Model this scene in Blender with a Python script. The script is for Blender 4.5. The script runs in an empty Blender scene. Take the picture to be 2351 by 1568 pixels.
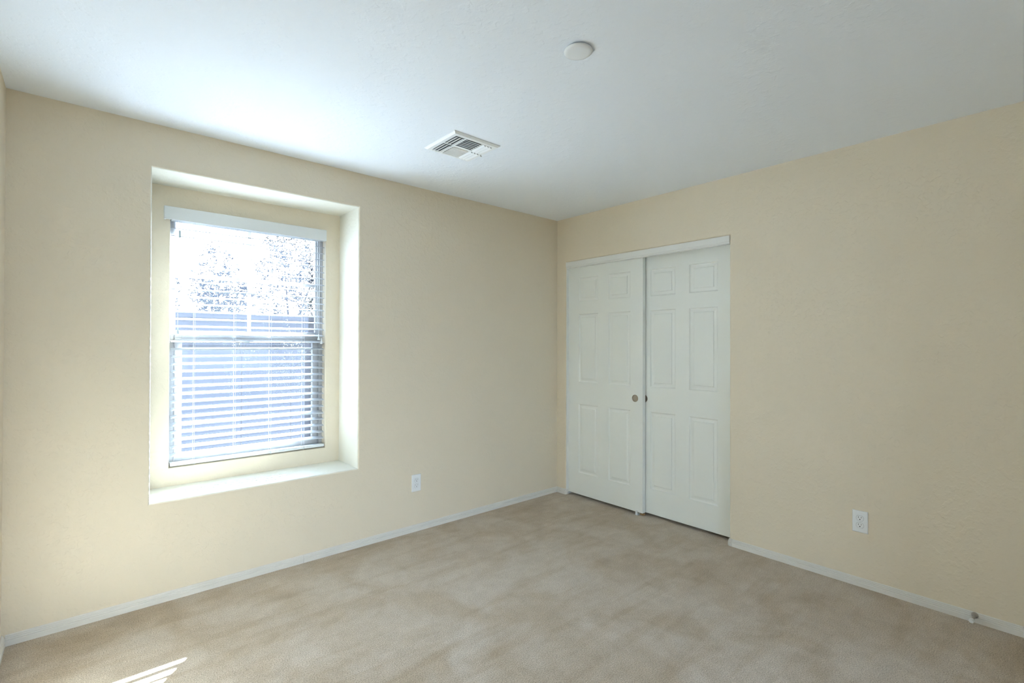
import bpy, bmesh, math, random
from mathutils import Vector, Matrix
random.seed(7)
S = bpy.context.scene
COL = S.collection

# ------------------------------------------------------------------ camera
FPX = 1129.917
YAW, PITCH, ROLL = 0.852807859, 0.00637398, 0.00284548
CAM = Vector((-3.23259, -3.08013, 1.32117))
f = Vector((math.cos(PITCH)*math.cos(YAW), math.cos(PITCH)*math.sin(YAW), math.sin(PITCH)))
r0 = Vector((math.sin(YAW), -math.cos(YAW), 0)); u0 = r0.cross(f)
r = math.cos(ROLL)*r0 + math.sin(ROLL)*u0
u = -math.sin(ROLL)*r0 + math.cos(ROLL)*u0
cd = bpy.data.cameras.new('camera'); cam = bpy.data.objects.new('camera', cd); COL.objects.link(cam)
cam.matrix_world = Matrix(((r.x, u.x, -f.x, CAM.x), (r.y, u.y, -f.y, CAM.y), (r.z, u.z, -f.z, CAM.z), (0, 0, 0, 1)))
cd.sensor_fit = 'HORIZONTAL'; cd.sensor_width = 36.0; cd.lens = FPX/2351*36.0
cd.clip_start = 0.02; cd.clip_end = 200
S.camera = cam

# ------------------------------------------------------------------ view, world, sun
S.view_settings.view_transform = 'Standard'; S.view_settings.look = 'None'
S.view_settings.gamma = 1.0; S.view_settings.use_curve_mapping = False
S.view_settings.exposure = 3.08
S.cycles.max_bounces = 16; S.cycles.diffuse_bounces = 12; S.cycles.glossy_bounces = 4
S.cycles.transmission_bounces = 8; S.cycles.transparent_max_bounces = 16
S.cycles.use_denoising = True; S.cycles.sample_clamp_indirect = 0
S.cycles.caustics_reflective = False; S.cycles.caustics_refractive = False

SKY = (0.75, 0.89, 1.12); SKY_STRENGTH = 1.1; GLOW = 3.0   # open sky, and the bright part of the sky round the sun
SUN_STRENGTH = 27.0
w = bpy.data.worlds.new('sky'); S.world = w; w.use_nodes = True
bg = w.node_tree.nodes['Background']; bg.inputs[0].default_value = (*SKY, 1); bg.inputs[1].default_value = SKY_STRENGTH
wn = w.node_tree.nodes; wl = w.node_tree.links
wt = wn.new('ShaderNodeTexCoord'); dp = wn.new('ShaderNodeVectorMath'); dp.operation = 'DOT_PRODUCT'
dp.inputs[1].default_value = Vector((0.81, 1.0, 0.82)).normalized(); wl.new(wt.outputs['Generated'], dp.inputs[0])
mr = wn.new('ShaderNodeMapRange'); mr.interpolation_type = 'SMOOTHSTEP'
mr.inputs['From Min'].default_value = 0.25; mr.inputs['From Max'].default_value = 1.0
mr.inputs['To Min'].default_value = SKY_STRENGTH; mr.inputs['To Max'].default_value = GLOW
wl.new(dp.outputs['Value'], mr.inputs['Value']); wl.new(mr.outputs[0], bg.inputs[1])
sd = bpy.data.lights.new('sun', 'SUN'); sd.energy = SUN_STRENGTH; sd.angle = math.radians(0.53); sd.color = (0.91, 0.97, 1.04)
sun = bpy.data.objects.new('sun', sd); COL.objects.link(sun)
sun.rotation_euler = Vector((-0.81, -1.0, -0.82)).to_track_quat('-Z', 'Y').to_euler(); sun.location = (4, 5, 6)
pd = bpy.data.lights.new('window_portal', 'AREA'); pd.shape = 'RECTANGLE'; pd.size = 0.9; pd.size_y = 1.5
pd.cycles.is_portal = True
po = bpy.data.objects.new('window_portal', pd); COL.objects.link(po)
po.location = (-2.413, 0.5, 1.34); po.rotation_euler = (math.radians(-90), 0, 0)

pd2 = bpy.data.lights.new('fill_hall_portal', 'AREA'); pd2.shape = 'RECTANGLE'; pd2.size = 2.5; pd2.size_y = 2.1; pd2.cycles.is_portal = True
po2 = bpy.data.objects.new('fill_hall_portal', pd2); COL.objects.link(po2); po2.location = (-1.9, -5.56, 1.06); po2.rotation_euler = (math.radians(90), 0, 0)

# ------------------------------------------------------------------ materials
def mat(name, col, rough=0.6, metal=0.0, spec=0.4, bump=None, var=None, trans=None):
    """bump = list of (scale, detail, distance, lo, hi); var = (scale, amount, second colour)"""
    m = bpy.data.materials.new(name); m.use_nodes = True
    nt = m.node_tree; n = nt.nodes; l = nt.links; b = n['Principled BSDF']
    b.inputs['Base Color'].default_value = (*col, 1); b.inputs['Roughness'].default_value = rough
    b.inputs['Metallic'].default_value = metal; b.inputs['Specular IOR Level'].default_value = spec
    tc = n.new('ShaderNodeTexCoord')
    if var:
        ng = n.new('ShaderNodeTexNoise'); ng.inputs['Scale'].default_value = var[0]; ng.inputs['Detail'].default_value = 4
        l.new(tc.outputs['Object'], ng.inputs['Vector'])
        rp = n.new('ShaderNodeValToRGB'); rp.color_ramp.elements[0].position = 0.5-var[1]; rp.color_ramp.elements[1].position = 0.5+var[1]
        rp.color_ramp.elements[0].color = (*var[2], 1); rp.color_ramp.elements[1].color = (*col, 1)
        l.new(ng.outputs['Fac'], rp.inputs[0]); l.new(rp.outputs[0], b.inputs['Base Color'])
    prev = None
    for (sc, det, dist, lo, hi) in (bump or []):
        ng = n.new('ShaderNodeTexNoise'); ng.inputs['Scale'].default_value = sc; ng.inputs['Detail'].default_value = det
        l.new(tc.outputs['Object'], ng.inputs['Vector'])
        mr = n.new('ShaderNodeMapRange'); mr.inputs['From Min'].default_value = lo; mr.inputs['From Max'].default_value = hi
        l.new(ng.outputs['Fac'], mr.inputs['Value'])
        bp = n.new('ShaderNodeBump'); bp.inputs['Distance'].default_value = dist; bp.inputs['Strength'].default_value = 1.0
        l.new(mr.outputs[0], bp.inputs['Height'])
        if prev: l.new(prev.outputs[0], bp.inputs['Normal'])
        prev = bp
    if prev: l.new(prev.outputs[0], b.inputs['Normal'])
    return m

M = {}
M['wall'] = mat('painted_wall', (0.745, 0.672, 0.545), 0.55, spec=0.3, bump=[(38, 2, 0.0006, 0.50, 0.62), (140, 2, 0.0002, 0.3, 0.7)])
M['reveal'] = mat('white_reveal_paint', (0.66, 0.645, 0.575), 0.55, spec=0.3, bump=[(38, 2, 0.0005, 0.50, 0.62)])
M['shadow_gap'] = mat('grey_gap', (0.30, 0.31, 0.33), 0.7)
M['ceiling'] = mat('painted_ceiling', (0.81, 0.86, 0.93), 0.8, spec=0.2, bump=[(30, 3, 0.0005, 0.54, 0.64), (110, 2, 0.0002, 0.3, 0.7)])
M['trim'] = mat('white_trim_paint', (0.77, 0.785, 0.775), 0.4)
M['door'] = mat('white_door_paint', (0.80, 0.83, 0.81), 0.42, bump=[(25, 2, 0.0003, 0.3, 0.7)])
M['plastic'] = mat('white_plastic', (0.80, 0.83, 0.86), 0.3)
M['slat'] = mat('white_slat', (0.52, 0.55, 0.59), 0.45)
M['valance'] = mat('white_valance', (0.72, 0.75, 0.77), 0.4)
M['baseboard'] = mat('baseboard_paint', (0.71, 0.70, 0.67), 0.4)
M['vinyl'] = mat('window_vinyl', (0.42, 0.42, 0.42), 0.45)
M['nickel'] = mat('satin_nickel', (0.42, 0.37, 0.30), 0.35, metal=0.75)
M['steel'] = mat('brushed_steel', (0.50, 0.48, 0.46), 0.3, metal=0.9)
M['dark'] = mat('dark_recess', (0.02, 0.02, 0.022), 0.7)
M['duct'] = mat('galvanised_duct', (0.10, 0.12, 0.14), 0.6)
M['vent'] = mat('vent_enamel', (0.82, 0.85, 0.87), 0.4)
M['cord'] = mat('blind_cord', (0.75, 0.78, 0.85), 0.7)
M['tassel'] = mat('clear_grey_plastic', (0.42, 0.50, 0.56), 0.3)
M['brown'] = mat('brown_plastic', (0.30, 0.20, 0.10), 0.5)
M['closet'] = mat('closet_paint', (0.35, 0.31, 0.24), 0.8)
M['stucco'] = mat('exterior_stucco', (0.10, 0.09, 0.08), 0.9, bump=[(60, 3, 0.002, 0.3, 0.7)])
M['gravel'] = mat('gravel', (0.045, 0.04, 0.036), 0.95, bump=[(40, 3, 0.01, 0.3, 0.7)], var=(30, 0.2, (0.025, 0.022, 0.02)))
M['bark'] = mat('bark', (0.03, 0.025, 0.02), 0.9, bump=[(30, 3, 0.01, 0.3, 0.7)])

def carpet():
    m = mat('carpet', (0.42, 0.355, 0.275), 0.95, spec=0.1)
    nt = m.node_tree; n = nt.nodes; l = nt.links; b = n['Principled BSDF']
    b.inputs['Sheen Weight'].default_value = 0.25; b.inputs['Sheen Roughness'].default_value = 0.6
    tc = n['Texture Coordinate']
    def noise(sc, det, rough=0.5, dist=0.0):
        a = n.new('ShaderNodeTexNoise'); a.inputs['Scale'].default_value = sc; a.inputs['Detail'].default_value = det
        a.inputs['Roughness'].default_value = rough; a.inputs['Distortion'].default_value = dist
        l.new(tc.outputs['Object'], a.inputs['Vector']); return a
    def ramp(src, lo, hi, c0, c1):
        a = n.new('ShaderNodeValToRGB'); a.color_ramp.elements[0].position = lo; a.color_ramp.elements[1].position = hi
        a.color_ramp.elements[0].color = (*c0, 1); a.color_ramp.elements[1].color = (*c1, 1)
        l.new(src.outputs['Fac'], a.inputs[0]); return a
    def mul(a, c):
        x = n.new('ShaderNodeMix'); x.data_type = 'RGBA'; x.blend_type = 'MULTIPLY'; x.inputs[0].default_value = 1
        l.new(a, x.inputs[6]); l.new(c, x.inputs[7]); return x.outputs[2]
    # brushed pile: soft patches where the pile leans differently
    big = ramp(noise(2.6, 4, 0.55, 0.8), 0.38, 0.60, (0.84, 0.79, 0.71), (1.0, 1.0, 1.0))
    mid = ramp(noise(13, 3, 0.6, 0.4), 0.36, 0.60, (0.91, 0.90, 0.88), (1.0, 1.0, 1.0))
    fine = ramp(noise(210, 3, 0.7), 0.36, 0.60, (0.58, 0.56, 0.53), (1.12, 1.12, 1.12))
    base = n.new('ShaderNodeRGB'); base.outputs[0].default_value = (0.60, 0.525, 0.44, 1)
    mpn = n.new('ShaderNodeMapping'); mpn.inputs['Scale'].default_value = (1.6, 11.0, 1.0); mpn.inputs['Rotation'].default_value = (0, 0, math.radians(12)); l.new(tc.outputs['Object'], mpn.inputs['Vector'])
    stn = noise(1.0, 3, 0.55, 0.3); l.new(mpn.outputs[0], stn.inputs['Vector'])
    stroke = ramp(stn, 0.34, 0.50, (0.90, 0.87, 0.82), (1.0, 1.0, 1.0))
    c = mul(mul(mul(mul(base.outputs[0], big.outputs[0]), mid.outputs[0]), fine.outputs[0]), stroke.outputs[0])
    l.new(c, b.inputs['Base Color'])
    bp = n.new('ShaderNodeBump'); bp.inputs['Distance'].default_value = 0.004; bp.inputs['Strength'].default_value = 0.8
    l.new(noise(180, 3, 0.7).outputs['Fac'], bp.inputs['Height'])
    bp2 = n.new('ShaderNodeBump'); bp2.inputs['Distance'].default_value = 0.012; bp2.inputs['Strength'].default_value = 0.6
    l.new(noise(9, 3).outputs['Fac'], bp2.inputs['Height']); l.new(bp2.outputs[0], bp.inputs['Normal'])
    l.new(bp.outputs[0], b.inputs['Normal'])
    return m
M['carpet'] = carpet()

def glass():
    m = bpy.data.materials.new('window_glass'); m.use_nodes = True
    nt = m.node_tree; n = nt.nodes; l = nt.links
    for x in list(n): n.remove(x)
    o = n.new('ShaderNodeOutputMaterial'); mx = n.new('ShaderNodeMixShader'); t = n.new('ShaderNodeBsdfTransparent')
    g = n.new('ShaderNodeBsdfGlossy'); g.inputs['Roughness'].default_value = 0.02; fr = n.new('ShaderNodeFresnel'); fr.inputs[0].default_value = 1.22
    veil = n.new('ShaderNodeBsdfTranslucent'); veil.inputs[0].default_value = (0.55, 0.68, 0.95, 1); m2 = n.new('ShaderNodeMixShader'); m2.inputs[0].default_value = 0.0045   # bluish veil mixed in to stand for glare over the view
    t.inputs[0].default_value = (0.93, 0.97, 0.98, 1)
    l.new(fr.outputs[0], mx.inputs[0]); l.new(t.outputs[0], m2.inputs[1]); l.new(veil.outputs[0], m2.inputs[2]); l.new(m2.outputs[0], mx.inputs[1]); l.new(g.outputs[0], mx.inputs[2]); l.new(mx.outputs[0], o.inputs[0])
    return m
M['glass'] = glass()
def screen():
    m = bpy.data.materials.new('insect_mesh'); m.use_nodes = True
    nt = m.node_tree; n = nt.nodes; l = nt.links
    for x in list(n): n.remove(x)
    o = n.new('ShaderNodeOutputMaterial'); mx = n.new('ShaderNodeMixShader'); t = n.new('ShaderNodeBsdfTransparent')
    d = n.new('ShaderNodeBsdfTranslucent'); d.inputs[0].default_value = (0.40, 0.46, 0.60, 1)
    mx.inputs[0].default_value = 0.002
    l.new(t.outputs[0], mx.inputs[1]); l.new(d.outputs[0], mx.inputs[2]); l.new(mx.outputs[0], o.inputs[0])
    return m
M['screen'] = screen()
def leafmat(name, c1, c2, c3):
    m = mat(name, c1, 0.6); nt = m.node_tree; n = nt.nodes; l = nt.links; b = n['Principled BSDF']
    geo = n.new('ShaderNodeNewGeometry')
    rp = n.new('ShaderNodeValToRGB'); rp.color_ramp.elements[0].color = (*c1, 1); rp.color_ramp.elements[1].color = (*c3, 1)
    e = rp.color_ramp.elements.new(0.6); e.color = (*c2, 1)
    l.new(geo.outputs['Random Per Island'], rp.inputs[0]); l.new(rp.outputs[0], b.inputs['Base Color'])
    return m
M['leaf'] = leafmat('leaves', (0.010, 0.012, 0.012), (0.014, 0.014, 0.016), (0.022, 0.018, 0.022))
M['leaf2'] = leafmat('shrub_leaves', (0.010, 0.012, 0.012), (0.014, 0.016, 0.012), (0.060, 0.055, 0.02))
M['leaf3'] = leafmat('sunlit_leaves', (0.05, 0.06, 0.05), (0.10, 0.11, 0.09), (0.20, 0.20, 0.12))  # paler leaf colours put in for sun on the tips
def blockmat():
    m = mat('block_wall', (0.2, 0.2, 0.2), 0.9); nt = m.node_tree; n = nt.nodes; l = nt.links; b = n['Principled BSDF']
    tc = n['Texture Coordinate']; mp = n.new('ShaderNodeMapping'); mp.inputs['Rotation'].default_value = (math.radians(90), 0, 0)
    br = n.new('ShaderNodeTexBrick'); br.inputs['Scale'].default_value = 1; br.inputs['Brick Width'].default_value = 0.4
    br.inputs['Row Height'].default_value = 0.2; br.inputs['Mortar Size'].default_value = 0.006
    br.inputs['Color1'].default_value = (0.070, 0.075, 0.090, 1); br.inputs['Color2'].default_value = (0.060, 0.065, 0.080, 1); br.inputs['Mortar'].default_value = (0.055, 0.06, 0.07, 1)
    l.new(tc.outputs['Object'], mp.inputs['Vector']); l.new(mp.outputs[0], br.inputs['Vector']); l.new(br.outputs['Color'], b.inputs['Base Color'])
    return m
M['block'] = blockmat()

# ------------------------------------------------------------------ mesh helpers
class MB:
    def __init__(s): s.v = []; s.f = []
    def add(s, vs, fs):
        k = len(s.v); s.v += [tuple(x) for x in vs]; s.f += [tuple(i+k for i in q) for q in fs]; return s
    def box(s, x0, x1, y0, y1, z0, z1, rot=None, org=None):
        vs = [Vector((x, y, z)) for x in (x0, x1) for y in (y0, y1) for z in (z0, z1)]
        if rot is not None: vs = [rot @ (q-org)+org for q in vs]
        return s.add(vs, [(0, 1, 3, 2), (4, 6, 7, 5), (0, 4, 5, 1), (2, 3, 7, 6), (0, 2, 6, 4), (1, 5, 7, 3)])
    def loops(s, L, cap0=False, cap1=False, closed=True):
        """skin a list of equal-length loops"""
        k = len(s.v); n = len(L[0])
        for q in L: s.v += [tuple(x) for x in q]
        for i in range(len(L)-1):
            for j in range(n if closed else n-1):
                a = k+i*n+j; b = k+i*n+(j+1) % n; s.f.append((a, b, b+n, a+n))
        if cap0: s.f.append(tuple(k+j for j in range(n))[::-1])
        if cap1: s.f.append(tuple(k+(len(L)-1)*n+j for j in range(n)))
        return s
    def tube(s, p, q, ra, rb=None, n=10, caps=True):
        p = Vector(p); q = Vector(q); rb = ra if rb is None else rb
        d = (q-p).normalized(); a = d.orthogonal().normalized(); b = d.cross(a)
        L = [[c+(a*math.cos(t)+b*math.sin(t))*rr for t in [2*math.pi*i/n for i in range(n)]] for c, rr in ((p, ra), (q, rb))]
        return s.loops(L, caps, caps)
    def lathe(s, c, ax, prof, n=48, cap0=False, cap1=True):
        """prof = [(radius, along)]"""
        c = Vector(c); ax = Vector(ax).normalized(); a = ax.orthogonal().normalized(); b = ax.cross(a)
        L = [[c+ax*h+(a*math.cos(t)+b*math.sin(t))*rr for t in [2*math.pi*i/n for i in range(n)]] for rr, h in prof]
        return s.loops(L, cap0, cap1)
    def obj(s, name, m, parent=None, smooth=False, bevel=0.0, fix=True, angle=35):
        me = bpy.data.meshes.new(name); me.from_pydata(s.v, [], s.f); me.update()
        if fix:
            bm = bmesh.new(); bm.from_mesh(me)
            bmesh.ops.recalc_face_normals(bm, faces=bm.faces)
            if bevel > 0:
                es = [e for e in bm.edges if len(e.link_faces) == 2 and e.calc_face_angle(0) > 0.6]
                bmesh.ops.bevel(bm, geom=es, offset=bevel, segments=2, affect='EDGES', profile=0.6, clamp_overlap=True)
            bm.to_mesh(me); bm.free()
        o = bpy.data.objects.new(name, me); COL.objects.link(o); me.materials.append(M[m] if isinstance(m, str) else m)
        if smooth:
            me.polygons.foreach_set('use_smooth', [True]*len(me.polygons))
            me.set_sharp_from_angle(angle=math.radians(angle))
        if parent: o.parent = parent
        return o
def rect(x0, x1, z0, z1): return [(x0, z0), (x1, z0), (x1, z1), (x0, z1)]
def struct(o, label=None, cat=None):
    o['kind'] = 'structure'
    if label: o['label'] = label
    if cat: o['category'] = cat
    return o
def thing(o, label, cat, group=None):
    o['label'] = label; o['category'] = cat
    if group: o['group'] = group
    return o
def empty(name, loc=(0, 0, 0)):
    o = bpy.data.objects.new(name, None); COL.objects.link(o); o.location = loc; o.empty_display_size = 0.1; return o
def hang(root, *kids):
    """parent meshes built in world space to a root that stands away from the origin"""
    for k in kids:
        k.parent = root; k.matrix_parent_inverse = Matrix.Translation(root.location).inverted()

H = 2.44; WX = -3.4906; SY = -3.72
# ------------------------------------------------------------------ room shell
RX0, RX1, RZ0, RZ1, RD = -2.970, -1.875, 0.510, 2.218, 0.315      # recess in the window wall
OX0, OX1, OZ0, OZ1, OY = -2.857, -1.972, 0.612, 2.085, 0.47        # window opening in the recess back
R_ = 0.013
def hole_wall(o0, o1, oz0, oz1, hx0, hx1, hz0, hz1, y, rad, ydeep, mb):
    """flat wall at depth y from outer rect to bull-nosed hole edges, then straight back to ydeep"""
    L = [[(a, y, b) for a, b in rect(o0, o1, oz0, oz1)]]
    for i in range(7):
        t = math.pi/2*i/6; e = rad*(1-math.sin(t)); dy = rad*(1-math.cos(t))
        L.append([(a, y+dy, b) for a, b in rect(hx0-e, hx1+e, hz0-e, hz1+e)])
    L.append([(a, ydeep, b) for a, b in rect(hx0, hx1, hz0, hz1)])
    mb.loops(L)
mb = MB()
hole_wall(WX-0.12, 0.0, -0.02, H+0.01, RX0, RX1, RZ0, RZ1, 0.0, R_, RD, mb)
hole_wall(RX0, RX1, RZ0, RZ1, OX0, OX1, OZ0, OZ1, RD, 0.006, OY, mb)
mb.loops([[(a, OY, b) for a, b in rect(OX0, OX1, OZ0, OZ1)], [(a, OY, b) for a, b in rect(WX-0.12, 0.12, -0.04, H+0.02)]])
o = mb.obj('wall_north', 'wall', smooth=True, angle=30, fix=False); struct(o)
o.data.materials.append(M['reveal'])
for p in o.data.polygons:      # the returns of the recess are painted white
    c = p.center
    if 0.004 < c.y < RD-0.001 and (c.x < RX0+0.008 or c.x > RX1-0.008 or c.z < RZ0+0.008 or c.z > RZ1-0.008): p.material_index = 1
mb = MB(); A = rect(OX0-0.02, OX1+0.02, OZ0-0.02, OZ1+0.02); B = rect(-9.0, 6.0, -0.2, 5.4)
mb.loops([[(a, OY+0.001, b) for a, b in A], [(a, OY+0.001, b) for a, b in B], [(a, OY+0.08, b) for a, b in B], [(a, OY+0.08, b) for a, b in A], [(a, OY+0.001, b) for a, b in A]])
struct(mb.obj('wall_exterior', 'stucco'))  # unseen; made tall and dark to keep light off the garden wall
struct(MB().box(-9.3, 6.3, -9.0, OY+0.55, 5.4, 5.6).obj('ceiling_sky_block', 'stucco'))  # added roof slab that hides part of the sky from the garden wall
# closet wall
CY0, CY1, CZ = -1.572, -0.107, 2.053
mb = MB()
L = []
rad = 0.012
def ushape(e, x):   # outline of the opening, open at the floor
    return [(x, CY1+e, -0.02), (x, CY1+e, CZ+e), (x, CY0-e, CZ+e), (x, CY0-e, -0.02)]
for i in range(7):
    t = math.pi/2*i/6; L.append(ushape(rad*(1-math.sin(t)), rad*(1-math.cos(t))))
L.append(ushape(0, 0.12)); mb.loops(L, closed=False)
a = ushape(rad, 0.0)
mb.add([(0, 0, -0.02), (0, 0, H+0.01), (0, SY, H+0.01), (0, SY, -0.02), *a, (0, CY1+rad, H+0.01), (0, CY0-rad, H+0.01)],
       [(0, 1, 8, 5, 4), (5, 8, 9, 6), (6, 9, 2, 3, 7)])
mb.box(0.12, 0.121, SY, CY0, -0.02, H); mb.box(0.12, 0.121, CY1, 0.1, -0.02, H); mb.box(0.12, 0.121, CY0, CY1, CZ, H)
o = mb.obj('wall_east', 'wall', smooth=True, angle=30, fix=False); struct(o)
o = MB().box(WX-0.12, WX, SY-0.12, 0.0, -0.05, H).obj('wall_west', 'wall'); struct(o)
DXA, DXB, DZ = -2.60, -1.20, 2.10         # unseen doorway added behind the camera to let fill light in
mb = MB(); mb.box(WX, DXA, SY-0.12, SY, -0.05, H); mb.box(DXB, 0.0, SY-0.12, SY, -0.05, H); mb.box(DXA, DXB, SY-0.12, SY, DZ, H)
o = mb.obj('wall_south', 'wall'); struct(o)
# hall behind the doorway, added with patio glazing to bring in daylight fill
mb = MB(); mb.box(-3.32, -3.22, -5.5, SY-0.12, 0, H); mb.box(-0.58, -0.48, -5.5, SY-0.12, 0, H); pass
mb.box(-3.32, -3.15, -5.6, -5.5, 0, H); mb.box(-0.65, -0.48, -5.6, -5.5, 0, H); mb.box(-3.15, -0.65, -5.6, -5.5, 2.1, H)
struct(mb.obj('wall_fill_hall', 'wall'))
struct(MB().box(-3.32, -0.48, -5.6, SY-0.1201, H, H+0.12).obj('ceiling_fill_hall', 'ceiling'))
struct(MB().box(-3.32, -0.48, -5.6, SY-0.1201, -0.12, 0).obj('floor_fill_hall', 'carpet'))
mb = MB(); mb.box(-3.15, -3.09, -5.57, -5.53, 0, 2.1); mb.box(-0.71, -0.65, -5.57, -5.53, 0, 2.1); mb.box(-1.94, -1.86, -5.57, -5.53, 0, 2.1)
mb.box(-3.09, -1.94, -5.57, -5.53, 2.04, 2.1); mb.box(-1.86, -0.71, -5.57, -5.53, 2.04, 2.1); mb.box(-3.09, -1.94, -5.57, -5.53, 0, 0.06); mb.box(-1.86, -0.71, -5.57, -5.53, 0, 0.06)
pw = struct(mb.obj('window_fill', 'trim'))  # invented glazing that lets sky light into the room as fill
MB().box(-3.09, -1.94, -5.552, -5.548, 0.06, 2.04).box(-1.86, -0.71, -5.552, -5.548, 0.06, 2.04).obj('pane', 'glass', pw)
o = MB().box(WX-0.12, 0.9, SY-0.12, 0.012, H, H+0.12).obj('ceiling', 'ceiling'); struct(o)
o = MB().box(WX-0.12, 0.9, SY-0.12, 0.012, -0.12, 0.0).obj('floor', 'carpet'); struct(o)
mb = MB(); mb.box(0.8, 0.86, -2.0, 0.1, 0, H); mb.box(0.121, 0.8, -2.06, -2.0, 0, H); mb.box(0.121, 0.8, 0.05, 0.1, 0, H)
o = mb.obj('wall_closet', 'closet'); struct(o)

# ------------------------------------------------------------------ baseboards
PROF = [(0, 0.0), (0.0140, 0.0), (0.0140, 0.0200), (0.0105, 0.0235), (0.0128, 0.0262), (0.0128, 0.0285), (0.0085, 0.0315), (0.0105, 0.0340), (0.0100, 0.0362),
        (0.0062, 0.0388), (0.0068, 0.0418), (0.0050, 0.0445), (0.0025, 0.0458), (0, 0.0460)]
def board(name, path):
    """sweep the moulding along path; the room lies to the right of the direction of travel"""
    P = [Vector((a, b)) for a, b in path]; L = []
    for i, q in enumerate(P):
        ns = []
        for a, b in ((i-1, i), (i, i+1)):
            if a >= 0 and b < len(P):
                d = (P[b]-P[a]).normalized(); ns.append(Vector((d.y, -d.x)))
        n = ns[0] if len(ns) == 1 else (ns[0]+ns[1])/(1+ns[0].dot(ns[1]))
        L.append([(q.x+n.x*t, q.y+n.y*t, z) for t, z in PROF])
    mb = MB(); mb.loops(L, True, True); o = mb.obj(name, 'baseboard', smooth=True, angle=20)
    return struct(o)
def arc(cx, cy, rr, a0, a1, n=6): return [(cx+rr*math.cos(math.radians(a0+(a1-a0)*i/n)), cy+rr*math.sin(math.radians(a0+(a1-a0)*i/n))) for i in range(n+1)]
board('baseboard_west', [(WX, SY), (WX, 0)])
board('baseboard_north', [(WX+0.0125, 0), (-2.218, 0)])
board('baseboard_north', [(-2.2165, 0), (0, 0)])
board('baseboard_east', [(0, -0.0126), (0, -0.060)])
board('baseboard_east', [(0, -0.0612)] + arc(0.012, CY1+0.012, 0.012, 180, 270) + [(0.024, CY1)])
board('baseboard_east', [(0.024, CY0)] + arc(0.012, CY0-0.012, 0.012, 90, 180) + [(0, -1.590)])
board('baseboard_east', [(0, -1.5925), (0, SY)])
board('baseboard_south', [(-0.0126, SY), (DXB, SY)])

# ------------------------------------------------------------------ closet trim and doors
mb = MB()
pf = [(0.004, 2.052), (-0.004, 2.050), (-0.005, 2.012), (-0.001, 2.006), (-0.001, 2.000), (0.004, 1.996), (0.026, 1.996), (0.026, 2.052)]
mb.loops([[(x, y, z) for x, z in pf] for y in (CY1-0.001, CY0+0.001)], True, True)
struct(mb.obj('trim_1', 'trim', smooth=True, angle=25))
struct(MB().box(0.004, 0.119, CY1-0.006, CY1-0.0002, 0.0, 1.996).obj('trim_2', 'trim', bevel=0.001))
struct(MB().box(0.0645, 0.119, CY0+0.0002, CY0+0.003, 0.0, 1.996).obj('trim_3', 'trim'))

def panel_door(name, x, y1, pull_y):
    """six panel hollow door; front face at x, right of y1 (towards -y), 0.768 wide"""
    W = 0.768; T = 0.035; z0, z1 = 0.022, 2.030; y0 = y1-W
    ys = [y1, y1-0.118, y1-0.331, y1-0.441, y1-0.654, y0]
    zs = [z0, 0.211, 0.807, 0.998, 1.588, 1.698, 1.903, z1]
    mb = MB()
    rings = [(0, 0), (0.003, 0.0045), (0.007, 0.0072), (0.011, 0.0082), (0.017, 0.0080), (0.030, 0.0055), (0.0325, 0.0015), (0.0365, 0.0006)]
    for i in range(5):
        for j in range(7):
            ya, yb = ys[i], ys[i+1]; za, zb = zs[j], zs[j+1]
            if i in (1, 3) and j in (1, 3, 5):
                L = [[(x+d, ya-e, za+e), (x+d, yb+e, za+e), (x+d, yb+e, zb-e), (x+d, ya-e, zb-e)] for e, d in rings]
                mb.loops(L, False, True)
            else: mb.add([(x, ya, za), (x, yb, za), (x, yb, zb), (x, ya, zb)], [(0, 1, 2, 3)])
    nv = {}
    for i in range(5):
        for zz in (z0, z1): mb.add([(x, ys[i], zz), (x, ys[i+1], zz), (x+T, ys[i+1], zz), (x+T, ys[i], zz)], [(0, 1, 2, 3)])
    for j in range(7):
        for yy in (y0, y1): mb.add([(x, yy, zs[j]), (x, yy, zs[j+1]), (x+T, yy, zs[j+1]), (x+T, yy, zs[j])], [(0, 1, 2, 3)])
    for i in range(5):
        for j in range(7): mb.add([(x+T, ys[i], zs[j]), (x+T, ys[i+1], zs[j]), (x+T, ys[i+1], zs[j+1]), (x+T, ys[i], zs[j+1])], [(0, 1, 2, 3)])
    me = bpy.data.meshes.new(name); me.from_pydata(mb.v, [], mb.f)
    bm = bmesh.new(); bm.from_mesh(me); bmesh.ops.remove_doubles(bm, verts=bm.verts, dist=1e-5); bmesh.ops.recalc_face_normals(bm, faces=bm.faces); bm.to_mesh(me); bm.free()
    o = bpy.data.objects.new(name, me); COL.objects.link(o); me.materials.append(M['door'])
    # bore for the round pull
    pz = 0.904; RR = 0.0285
    c = MB().tube((x-0.01, pull_y, pz), (x+0.012, pull_y, pz), RR, n=48).obj('cut', 'door')
    md = o.modifiers.new('bore', 'BOOLEAN'); md.object = c; md.operation = 'DIFFERENCE'; md.solver = 'EXACT'
    dg = bpy.context.evaluated_depsgraph_get(); nm = bpy.data.meshes.new_from_object(o.evaluated_get(dg))
    o.modifiers.clear(); o.data = nm; bpy.data.objects.remove(c)
    p = MB().lathe((x, pull_y, pz), (1, 0, 0), [(0.0284, 0.0105), (0.0284, -0.0006), (0.0276, -0.0010), (0.0262, -0.0006), (0.0255, 0.0010), (0.0250, 0.0075), (0.0235, 0.0090), (0.0, 0.0096)], cap1=False)
    p = p.obj('finger_pull', 'nickel', o, smooth=True); p['label'] = 'round satin nickel finger pull'
    return struct(o)
d1 = panel_door('door_1', 0.030, -0.1125, -0.811)
d2 = panel_door('door_2', 0.073, -0.8030, -0.868)
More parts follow.
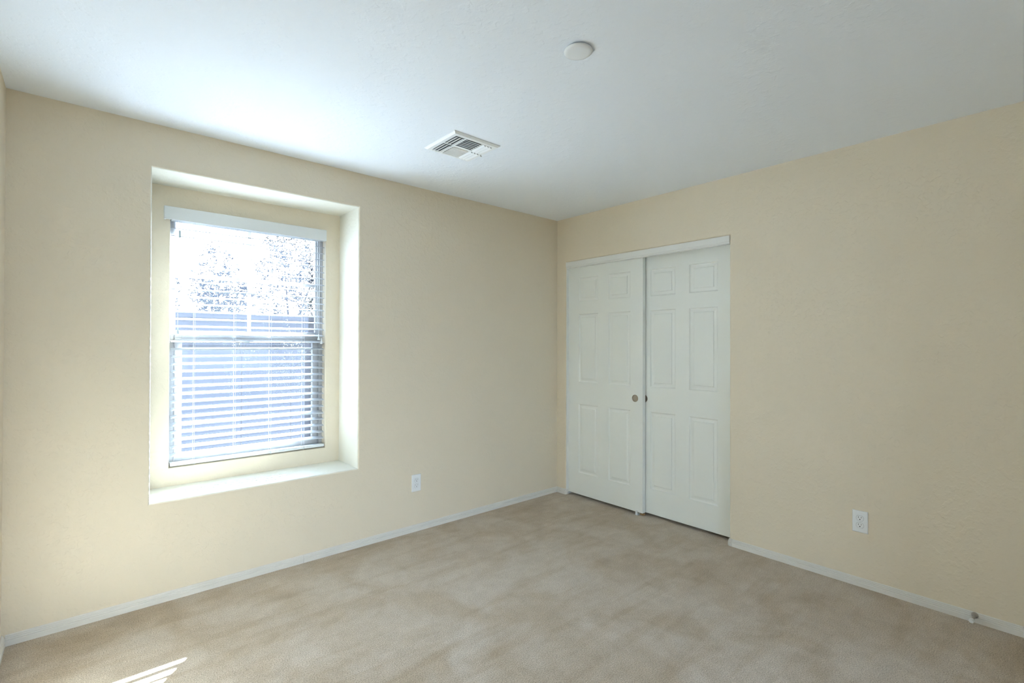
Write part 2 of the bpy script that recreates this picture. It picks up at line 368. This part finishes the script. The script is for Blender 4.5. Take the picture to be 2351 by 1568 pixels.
# floor guide under the meeting of the doors
g = empty('floor_guide', (0.02, -0.845, 0))
a = MB(); a.box(0.017, 0.024, -0.840, -0.824, 0.0015, 0.036); a.box(0.017, 0.112, -0.844, -0.820, 0.0005, 0.004)
a = a.obj('bracket', 'plastic', bevel=0.0008)
b = MB().box(0.036, 0.060, -0.884, -0.850, 0.004, 0.015).obj('foot', 'brown', bevel=0.002)
hang(g, a, b); b['label'] = 'brown plastic foot'
thing(g, 'small white plastic door guide on the carpet where the two closet doors meet', 'door guide')

# ------------------------------------------------------------------ outlets
def outlet(name, loc, rz, label):
    g = empty(name, loc); g.rotation_euler = (0, 0, rz)
    W, Hh = 0.0365, 0.0595
    mb = MB(); L = []
    for e, y in ((0, 0.0), (0, -0.0025), (0.0012, -0.0045), (0.0035, -0.0058), (0.006, -0.0062)):
        L.append([(a, y, b) for a, b in rect(-W+e, W-e, -Hh+e, Hh-e)])
    mb.loops(L, True, True); mb.obj('cover_plate', 'plastic', g, smooth=True, angle=40)
    MB().lathe((0, -0.0060, 0), (0, -1, 0), [(0.0034, 0), (0.0032, 0.0008), (0.0022, 0.0013)], n=16).obj('screw', 'plastic', g, smooth=True)
    for s in (1, -1):
        cz = 0.0195*s; pts = []
        for i in range(40):
            t = 2*math.pi*i/40; px = 0.0172*math.cos(t); pz = 0.0172*math.sin(t)
            pts.append((px, max(-0.0142, min(0.0142, pz))))
        MB().loops([[(a*1.045, -0.0060, cz+b*1.045) for a, b in pts], [(a*1.045, -0.00635, cz+b*1.045) for a, b in pts]], False, True).obj('shadow_gap', 'shadow_gap', g)
        mb = MB(); mb.loops([[(a, -0.0058, cz+b) for a, b in pts], [(a*1.0, -0.0070, cz+b) for a, b in pts], [(a*0.93, -0.0079, cz+b*0.93) for a, b in pts]], False, True)
        rc = mb.obj('receptacle', 'plastic', g, smooth=True)
        sl = MB(); sl.box(-0.0074, -0.0054, -0.0081, -0.0070, cz+0.0005, cz+0.0090); sl.box(0.0054, 0.0072, -0.0081, -0.0070, cz+0.0015, cz+0.0085)
        sl.tube((0, -0.0070, cz-0.0062), (0, -0.0081, cz-0.0062), 0.0027, n=16)
        sl.obj('slot', 'dark', rc)
    # grey ring painted in for the shadow gap round each face
    return thing(g, label, 'wall outlet', 'duplex wall outlets')
outlet('wall_outlet', (-1.441, 0, 0.339), 0, 'white duplex outlet below and right of the window, facing the room')
outlet('wall_outlet', (0, -2.298, 0.353), -math.pi/2, 'white duplex outlet on the long wall right of the closet doors')

# ------------------------------------------------------------------ door stop
g = empty('door_stop', (0, -2.76, 0.034))
a = MB().lathe((-0.0085, -2.76, 0.034), (-1, 0, 0), [(0.0135, 0), (0.0135, 0.003), (0.012, 0.007), (0.009, 0.014), (0.0062, 0.019)], n=28).obj('base', 'steel', smooth=True)
d = Vector((-1, 0.10, -0.10)).normalized(); p = Vector((-0.026, -2.76, 0.034))
b = MB().tube(p, p+d*0.040, 0.0055, n=16).obj('rod', 'steel', smooth=True)
c = MB().lathe(p+d*0.038, d, [(0.0075, 0), (0.0095, 0.002), (0.0095, 0.016), (0.0075, 0.020)], n=24, cap0=True).obj('rubber_tip', 'plastic', smooth=True)
c['label'] = 'white rubber tip'
hang(g, a, b, c); thing(g, 'short metal door stop with white tip screwed to the right baseboard', 'door stop')

# ------------------------------------------------------------------ ceiling cover and vent
DX, DY = -1.822, -1.842
g = empty('ceiling_cover', (DX, DY, H))
a = MB().lathe((DX, DY, H), (0, 0, -1), [(0.040, 0), (0.040, 0.006)], cap0=True).obj('gap_ring', 'dark', smooth=True)  # near-black ring fills the gap above the cover
b = MB().lathe((DX, DY, H), (0, 0, -1), [(0.044, 0.0045), (0.0535, 0.0040), (0.0545, 0.0055), (0.0540, 0.0080), (0.0510, 0.0105), (0.0455, 0.0125), (0.0380, 0.0132), (0.0, 0.0134)], cap1=False, n=72).obj('cover_disc', 'plastic', smooth=True, angle=60)
hang(g, a, b); thing(g, 'round white domed cover plate mounted on the ceiling', 'ceiling cover')

VX0, VX1, VY0, VY1 = -1.776, -1.466, -0.954, -0.650
g = empty('ceiling_vent', ((VX0+VX1)/2, (VY0+VY1)/2, H))
ix0, ix1, iy0, iy1 = -1.750, -1.492, -0.928, -0.676      # inner face area
zt = H-0.010
kids = []
# banks: (x0,x1,y0,y1, n, axis, tilt)   axis 'y' = louvres run along y
bx = [(-1.742, -1.684), (-1.674, -1.572), (-1.562, -1.500)]
ym = -0.802
banks = [(*bx[0], -0.920, ym-0.006, 3, 'y', -1), (*bx[0], ym+0.006, -0.680, 3, 'y', -1),
         (*bx[1], -0.920, ym-0.006, 6, 'x', -1), (*bx[1], ym+0.006, -0.680, 6, 'x', 1),
         (*bx[2], -0.920, ym-0.006, 3, 'y', 1), (*bx[2], ym+0.006, -0.680, 3, 'y', 1)]
xs = sorted({VX0+0.012, VX1-0.012} | {q for bb in banks for q in bb[:2]})
yv = sorted({VY0+0.012, VY1-0.012} | {q for bb in banks for q in bb[2:4]})
mb = MB()
for i in range(len(xs)-1):
    for j in range(len(yv)-1):
        cx, cy_ = (xs[i]+xs[i+1])/2, (yv[j]+yv[j+1])/2
        if any(bb[0] < cx < bb[1] and bb[2] < cy_ < bb[3] for bb in banks): continue
        mb.box(xs[i], xs[i+1], yv[j], yv[j+1], zt-0.0012, zt)
mb.loops([[(a, b, H) for a, b in rect(VX0, VX1, VY0, VY1)], [(a, b, H-0.004) for a, b in rect(VX0+0.001, VX1-0.001, VY0+0.001, VY1-0.001)],
          [(a, b, zt-0.0012) for a, b in rect(VX0+0.012, VX1-0.012, VY0+0.012, VY1-0.012)]])
kids.append(mb.obj('frame', 'vent', fix=False))
kids.append(MB().box(VX0+0.02, VX1-0.02, VY0+0.02, VY1-0.02, H-0.0025, H-0.0005).obj('duct_opening', 'duct'))
kids[-1]['label'] = 'dark duct opening behind the louvres'
for (x0, x1, y0, y1, n, ax, s) in banks:
    mb = MB(); lo, hi = (x0, x1) if ax == 'y' else (y0, y1); st = (hi-lo)/n
    for k in range(n):
        c0 = lo+st*(k+0.5); hw = st*(0.52 if s < 0 else 0.42); ang = math.radians(20 if s < 0 else 28)*s
        prof = []
        for t in (-1, -0.5, 0, 0.5, 1):
            a_ = c0+t*hw*math.cos(ang); z_ = zt-0.0035-t*hw*math.sin(ang)-0.0015*(1-t*t)
            prof.append((a_, z_))
        prof += [(a_, z_+0.0009) for a_, z_ in prof[::-1]]
        e0, e1 = (y0, y1) if ax == 'y' else (x0, x1)
        mb.loops([[((a_, e, z_) if ax == 'y' else (e, a_, z_)) for a_, z_ in prof] for e in (e0, e1)], True, True)
    kids.append(mb.obj('louvre', 'vent', smooth=True, angle=50))
kids.append(MB().tube((-1.484, -0.795, zt), (-1.484, -0.795, zt-0.008), 0.0025, n=10).box(-1.486, -1.476, -0.797, -0.793, zt-0.0095, zt-0.0075).obj('damper_lever', 'steel'))
for sx, sy in ((-1.768, -0.700), (-1.474, -0.905)):
    kids.append(MB().lathe((sx+0.006, sy, H-0.0055), (0, 0, -1), [(0.003, 0), (0.0026, 0.0012)], n=12).obj('screw', 'vent'))
hang(g, *kids); thing(g, 'square white louvred air vent on the ceiling between window wall and closet', 'ceiling vent')

# ------------------------------------------------------------------ window
win = empty('window_1', ((OX0+OX1)/2, 0.40, OZ0)); struct(win)
def ringbox(mb, x0, x1, z0, z1, l, rr, b, t, y0, y1):
    mb.box(x0, x0+l, y0, y1, z0, z1); mb.box(x1-rr, x1, y0, y1, z0, z1)
    mb.box(x0+l, x1-rr, y0, y1, z0, z0+b); mb.box(x0+l, x1-rr, y0, y1, z1-t, z1)
fx0, fx1, fz0, fz1 = OX0+0.0005, OX1-0.0005, OZ0+0.0005, OZ1-0.0005
mb = MB(); ringbox(mb, fx0, fx1, fz0, fz1, 0.022, 0.022, 0.022, 0.022, 0.372, 0.455)
mb.box(fx1-0.030, fx1-0.022, 0.384, 0.392, fz0+0.022, fz1-0.022); mb.box(fx0+0.022, fx0+0.030, 0.384, 0.392, fz0+0.022, fz1-0.022)
fr = mb.obj('frame', 'vinyl', bevel=0.0015)
ZM = 1.368
mb = MB(); ringbox(mb, fx0+0.0225, fx1-0.0225, ZM-0.008, fz1-0.0225, 0.014, 0.014, 0.040, 0.020, 0.412, 0.436)
us = mb.obj('upper_sash', 'vinyl', bevel=0.0012)
mb = MB(); mb.box(-2.433, -2.413, 0.420, 0.428, ZM+0.0325, fz1-0.043); mb.box(fx0+0.037, -2.4335, 0.420, 0.428, 1.716, 1.738); mb.box(-2.4125, fx1-0.037, 0.420, 0.428, 1.716, 1.738)
mu = mb.obj('muntin', 'vinyl', us)
g1 = MB().box(fx0+0.0367, fx1-0.0367, 0.430, 0.434, ZM+0.0322, fz1-0.0427).obj('pane', 'glass', us)
mb = MB(); ringbox(mb, fx0+0.0307, fx1-0.0307, fz0+0.0225, ZM+0.006, 0.036, 0.034, 0.040, 0.034, 0.378, 0.404)
mb.box(fx0+0.0307, fx1-0.0307, 0.368, 0.378, ZM-0.022, ZM-0.012)
ls = mb.obj('lower_sash', 'vinyl', bevel=0.0015)
g2 = MB().box(fx0+0.0670, fx1-0.0650, 0.388, 0.392, fz0+0.0627, ZM-0.0282).obj('pane', 'glass', ls)
mb = MB(); mb.box(-2.452, -2.378, 0.384, 0.402, ZM+0.0062, ZM+0.016); mb.box(-2.43, -2.39, 0.376, 0.392, ZM+0.0162, ZM+0.026)
lk = mb.obj('sash_lock', 'plastic', ls, bevel=0.002)
mb = MB(); ringbox(mb, fx0+0.0225, fx1-0.0225, fz0+0.0225, ZM-0.010, 0.012, 0.012, 0.012, 0.012, 0.440, 0.450)
sf = mb.obj('screen_frame', 'vinyl')
sc = MB().box(fx0+0.0347, fx1-0.0347, 0.4450, 0.4455, fz0+0.0347, ZM-0.0222).obj('insect_screen', 'screen', sf)
hang(win, fr, us, ls, sf)

# ------------------------------------------------------------------ blind
bl = empty('window_blind', (-2.416, 0.335, OZ0))
BX0, BX1 = -2.850, -1.9815
BY = 0.3385
kids = []
mb = MB(); vx0, vx1 = -2.889, -1.9785; vy = 0.284; vz0, vz1 = 2.026, 2.099
pf = [(vy, vz0+0.003), (vy-0.0015, vz0), (vy+0.010, vz0), (vy+0.010, vz1), (vy+0.0015, vz1), (vy, vz1-0.0025)]
mb.loops([[(x, y, z) for y, z in pf] for x in (vx0, vx1)], True, True)
mb.box(vx0, vx0+0.010, vy+0.010, RD-0.0005, vz0, vz1); mb.box(vx1-0.010, vx1, vy+0.010, RD-0.0005, vz0, vz1)
kids.append(mb.obj('valance', 'valance', smooth=True, angle=30))
kids.append(MB().box(BX0, BX1, 0.312, 0.362, 2.030, 2.075).obj('head_rail', 'valance', bevel=0.001))
TILT = math.radians(13.0); HW = 0.0252
mb = MB(); zs = [1.9875-0.04355*k for k in range(31)]
for k, z in enumerate(zs):
    tl = TILT + (math.radians(9) if k == 26 else 0) + math.radians(random.uniform(-0.6, 0.6)); pf = []
    for t in (-1, -0.95, -0.5, 0, 0.5, 0.95, 1):
        h = 0.0013*(1-t*t) + (0.0016 if abs(t) < 1 else 0.0008)
        pf.append((t*HW, h))
    pf += [(t*HW, 0.0013*(1-t*t)-(0.0016 if abs(t) < 1 else 0.0010)) for t in (1, 0.95, 0.5, 0, -0.5, -0.95, -1)]
    j = random.uniform(-0.0006, 0.0006); sgx = random.uniform(-0.0008, 0.0008)
    L = []
    for x in (BX0+sgx, BX1+sgx):
        L.append([(x, BY+a*math.cos(tl)-h*math.sin(tl), z+j+a*math.sin(tl)+h*math.cos(tl)) for a, h in pf])
    mb.loops(L, True, True)
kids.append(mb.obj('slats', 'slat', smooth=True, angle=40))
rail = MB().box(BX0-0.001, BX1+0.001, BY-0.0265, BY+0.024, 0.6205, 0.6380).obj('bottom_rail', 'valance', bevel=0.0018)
kids.append(rail)
ex = MB().box(BX1+0.0012, BX1+0.004, BY-0.026, BY+0.022, 0.6215, 0.6370).obj('end_cap', 'slat', bevel=0.0006); ex.parent = rail
LX = [-2.735, -2.522, -2.318, -2.112]
for lx in LX:
    mb = MB()
    dy = HW*math.cos(TILT)+0.0012; dz = HW*math.sin(TILT)
    mb.tube((lx, BY-dy, 0.637), (lx, BY-dy, 2.031), 0.0008, n=6); mb.tube((lx, BY+dy, 0.637), (lx, BY+dy, 2.031), 0.0008, n=6)
    for z in zs: mb.tube((lx, BY-dy, z-dz-0.0022), (lx, BY+dy, z+dz-0.0022), 0.0005, n=5)
    kids.append(mb.obj('ladder_cord', 'cord'))
    kids.append(MB().box(lx-0.002, lx+0.002, BY-0.0285, BY-0.0268, 0.618, 0.640).obj('cord_clip', 'slat'))
def tassel(x, y, z0, z1, ra, rb, m):
    return MB().lathe((x, y, z1), (0, 0, -1), [(ra*0.4, 0), (ra, 0.003), (ra*1.1, (z1-z0)*0.4), (rb*0.8, (z1-z0)*0.75), (rb, (z1-z0)-0.004), (rb*0.9, z1-z0)], n=16, cap0=True).obj('tassel', m, smooth=True)
CYD = BY-0.0305
def cord(x0, x1, z0, z1, dx=0.0):
    return MB().tube((x0, CYD, z1), (x0+(x1-x0)*0.5+dx, CYD, (z0+z1)/2), 0.0008, n=6).tube((x0+(x1-x0)*0.5+dx, CYD, (z0+z1)/2), (x1, CYD, z0), 0.0008, n=6).obj('lift_cord', 'cord')
k1 = cord(-2.813, -2.812, 1.972, 2.030, 0.001); t = MB().box(-2.8175, -2.8065, CYD-0.003, CYD+0.003, 1.931, 1.973).obj('tassel', 'tassel', bevel=0.002); t.parent = k1; kids.append(k1)
k2 = cord(-2.818, -2.820, 1.418, 2.030); t = tassel(-2.820, CYD, 1.377, 1.420, 0.0030, 0.0085, 'tassel'); t.parent = k2; kids.append(k2)
k3 = cord(-2.012, -2.020, 1.388, 2.030); t = tassel(-2.020, CYD, 1.348, 1.390, 0.003, 0.008, 'plastic'); t.parent = k3; kids.append(k3)
k4 = cord(-2.003, -2.002, 1.360, 2.030); t = tassel(-2.002, CYD, 1.322, 1.362, 0.003, 0.008, 'plastic'); t.parent = k4; kids.append(k4)
hang(bl, *kids); thing(bl, 'white horizontal slat blind with valance, lowered and open in the window recess', 'window blind')

# ------------------------------------------------------------------ outside
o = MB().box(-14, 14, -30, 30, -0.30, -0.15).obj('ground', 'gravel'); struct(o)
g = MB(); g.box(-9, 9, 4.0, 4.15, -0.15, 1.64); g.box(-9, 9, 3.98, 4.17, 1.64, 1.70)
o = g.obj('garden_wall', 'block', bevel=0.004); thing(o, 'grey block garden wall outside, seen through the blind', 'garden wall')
def leafy(center, rad, n, size, seed, m):
    rnd = random.Random(seed); v = []; fc = []
    twigs = []
    for i in range(max(8, n//28)):
        while True:
            p = Vector((rnd.uniform(-1, 1), rnd.uniform(-1, 1), rnd.uniform(-1, 1)))
            if p.length < 1: break
        twigs.append((p, Vector((rnd.gauss(0, 1), rnd.gauss(0, 1), rnd.gauss(0.4, 1))).normalized()))
    for i in range(n):
        p, dr = rnd.choice(twigs)
        p = p+dr*rnd.uniform(-0.22, 0.22)+Vector((rnd.gauss(0, 0.05), rnd.gauss(0, 0.05), rnd.gauss(0, 0.05)))
        # clumps
        q = Vector((p.x*rad[0], p.y*rad[1], p.z*rad[2]))+Vector(center)
        a = Vector((rnd.gauss(0, 1), rnd.gauss(0, 1), rnd.gauss(0, 1))).normalized(); b = a.orthogonal().normalized(); c = a.cross(b)
        th = rnd.uniform(0, 6.28); b, c = b*math.cos(th)+c*math.sin(th), c*math.cos(th)-b*math.sin(th)
        s = size*rnd.uniform(0.6, 1.3); k = len(v)
        v += [q-b*s, q-b*s*0.2+c*s*0.38, q+b*s, q-b*s*0.2-c*s*0.38+a*s*0.1]; fc.append((k, k+1, k+2, k+3))
    return v, fc
def tree(name, x, y, blobs, size, seed, m, label, cat, group):
    g = empty(name, (x, y, -0.15)); v = []; fc = []
    tr = MB(); rnd = random.Random(seed)
    top = max(b[0][2] for b in blobs)
    tr.tube((x, y, -0.2), (x, y, top*0.55), 0.06 if cat == 'tree' else 0.010, 0.04 if cat == 'tree' else 0.006, n=8)
    for c, rd, n in blobs:
        a, b = leafy(c, rd, n, size, rnd.random(), m); k = len(v); v += a; fc += [tuple(i+k for i in q) for q in b]
        tr.tube((x, y, top*0.5), c, 0.025 if cat == 'tree' else 0.005, 0.006 if cat == 'tree' else 0.003, n=6)
        for i in range(5):
            e = Vector(c)+Vector((rnd.uniform(-1, 1)*rd[0], rnd.uniform(-1, 1)*rd[1], rnd.uniform(0, 1)*rd[2]))*0.8
            tr.tube(c, e, 0.008 if cat == 'tree' else 0.003, 0.002, n=5)
    a = tr.obj('trunk', 'bark', fix=False)
    q = MB(); q.v = v; q.f = fc; b = q.obj('foliage', m, fix=False)
    hang(g, a, b); thing(g, label, cat, group)
tree('tree', -1.55, 6.4, [((-1.50, 6.4, 2.35), (0.42, 0.5, 0.62), 2600), ((-1.62, 6.4, 2.05), (0.30, 0.4, 0.35), 900), ((-1.15, 6.4, 2.1), (0.3, 0.4, 0.3), 900)], 0.026, 3, 'leaf',
     'small leafy tree beyond the garden wall, left of the window bar', 'tree', 'trees beyond the garden wall')
tree('tree', -0.30, 6.6, [((-0.40, 6.6, 2.75), (0.60, 0.6, 0.75), 3600), ((0.15, 6.7, 2.6), (0.5, 0.6, 0.9), 3000), ((-0.1, 6.4, 2.1), (0.6, 0.5, 0.5), 900)], 0.026, 5, 'leaf',
     'taller leafy tree beyond the garden wall, right of the window bar', 'tree', 'trees beyond the garden wall')
tree('tree', -2.25, 6.0, [((-2.25, 6.0, 2.1), (0.20, 0.3, 0.38), 500)], 0.024, 8, 'leaf',
     'slim sparse tree at the far left of the window view', 'tree', 'trees beyond the garden wall')
hx = [(-2.40, 0.27), (-1.80, 0.27), (-1.20, 0.27), (-0.60, 0.27), (0.00, 0.27)]
names = ['leafy yellow flecked shrub outside, leftmost in the row by the garden wall', 'second leafy shrub from the left in the row by the garden wall',
         'middle leafy shrub in the row by the garden wall', 'second leafy shrub from the right by the garden wall', 'rightmost leafy shrub in the row by the garden wall']
for i, (x, rr) in enumerate(hx):
    tree('shrub', x, 4.7, [((x, 4.7, 1.62), (rr, 0.3, 0.40), 1400)], 0.022, 20+i, 'leaf2', names[i], 'shrub', 'shrubs along the garden wall')

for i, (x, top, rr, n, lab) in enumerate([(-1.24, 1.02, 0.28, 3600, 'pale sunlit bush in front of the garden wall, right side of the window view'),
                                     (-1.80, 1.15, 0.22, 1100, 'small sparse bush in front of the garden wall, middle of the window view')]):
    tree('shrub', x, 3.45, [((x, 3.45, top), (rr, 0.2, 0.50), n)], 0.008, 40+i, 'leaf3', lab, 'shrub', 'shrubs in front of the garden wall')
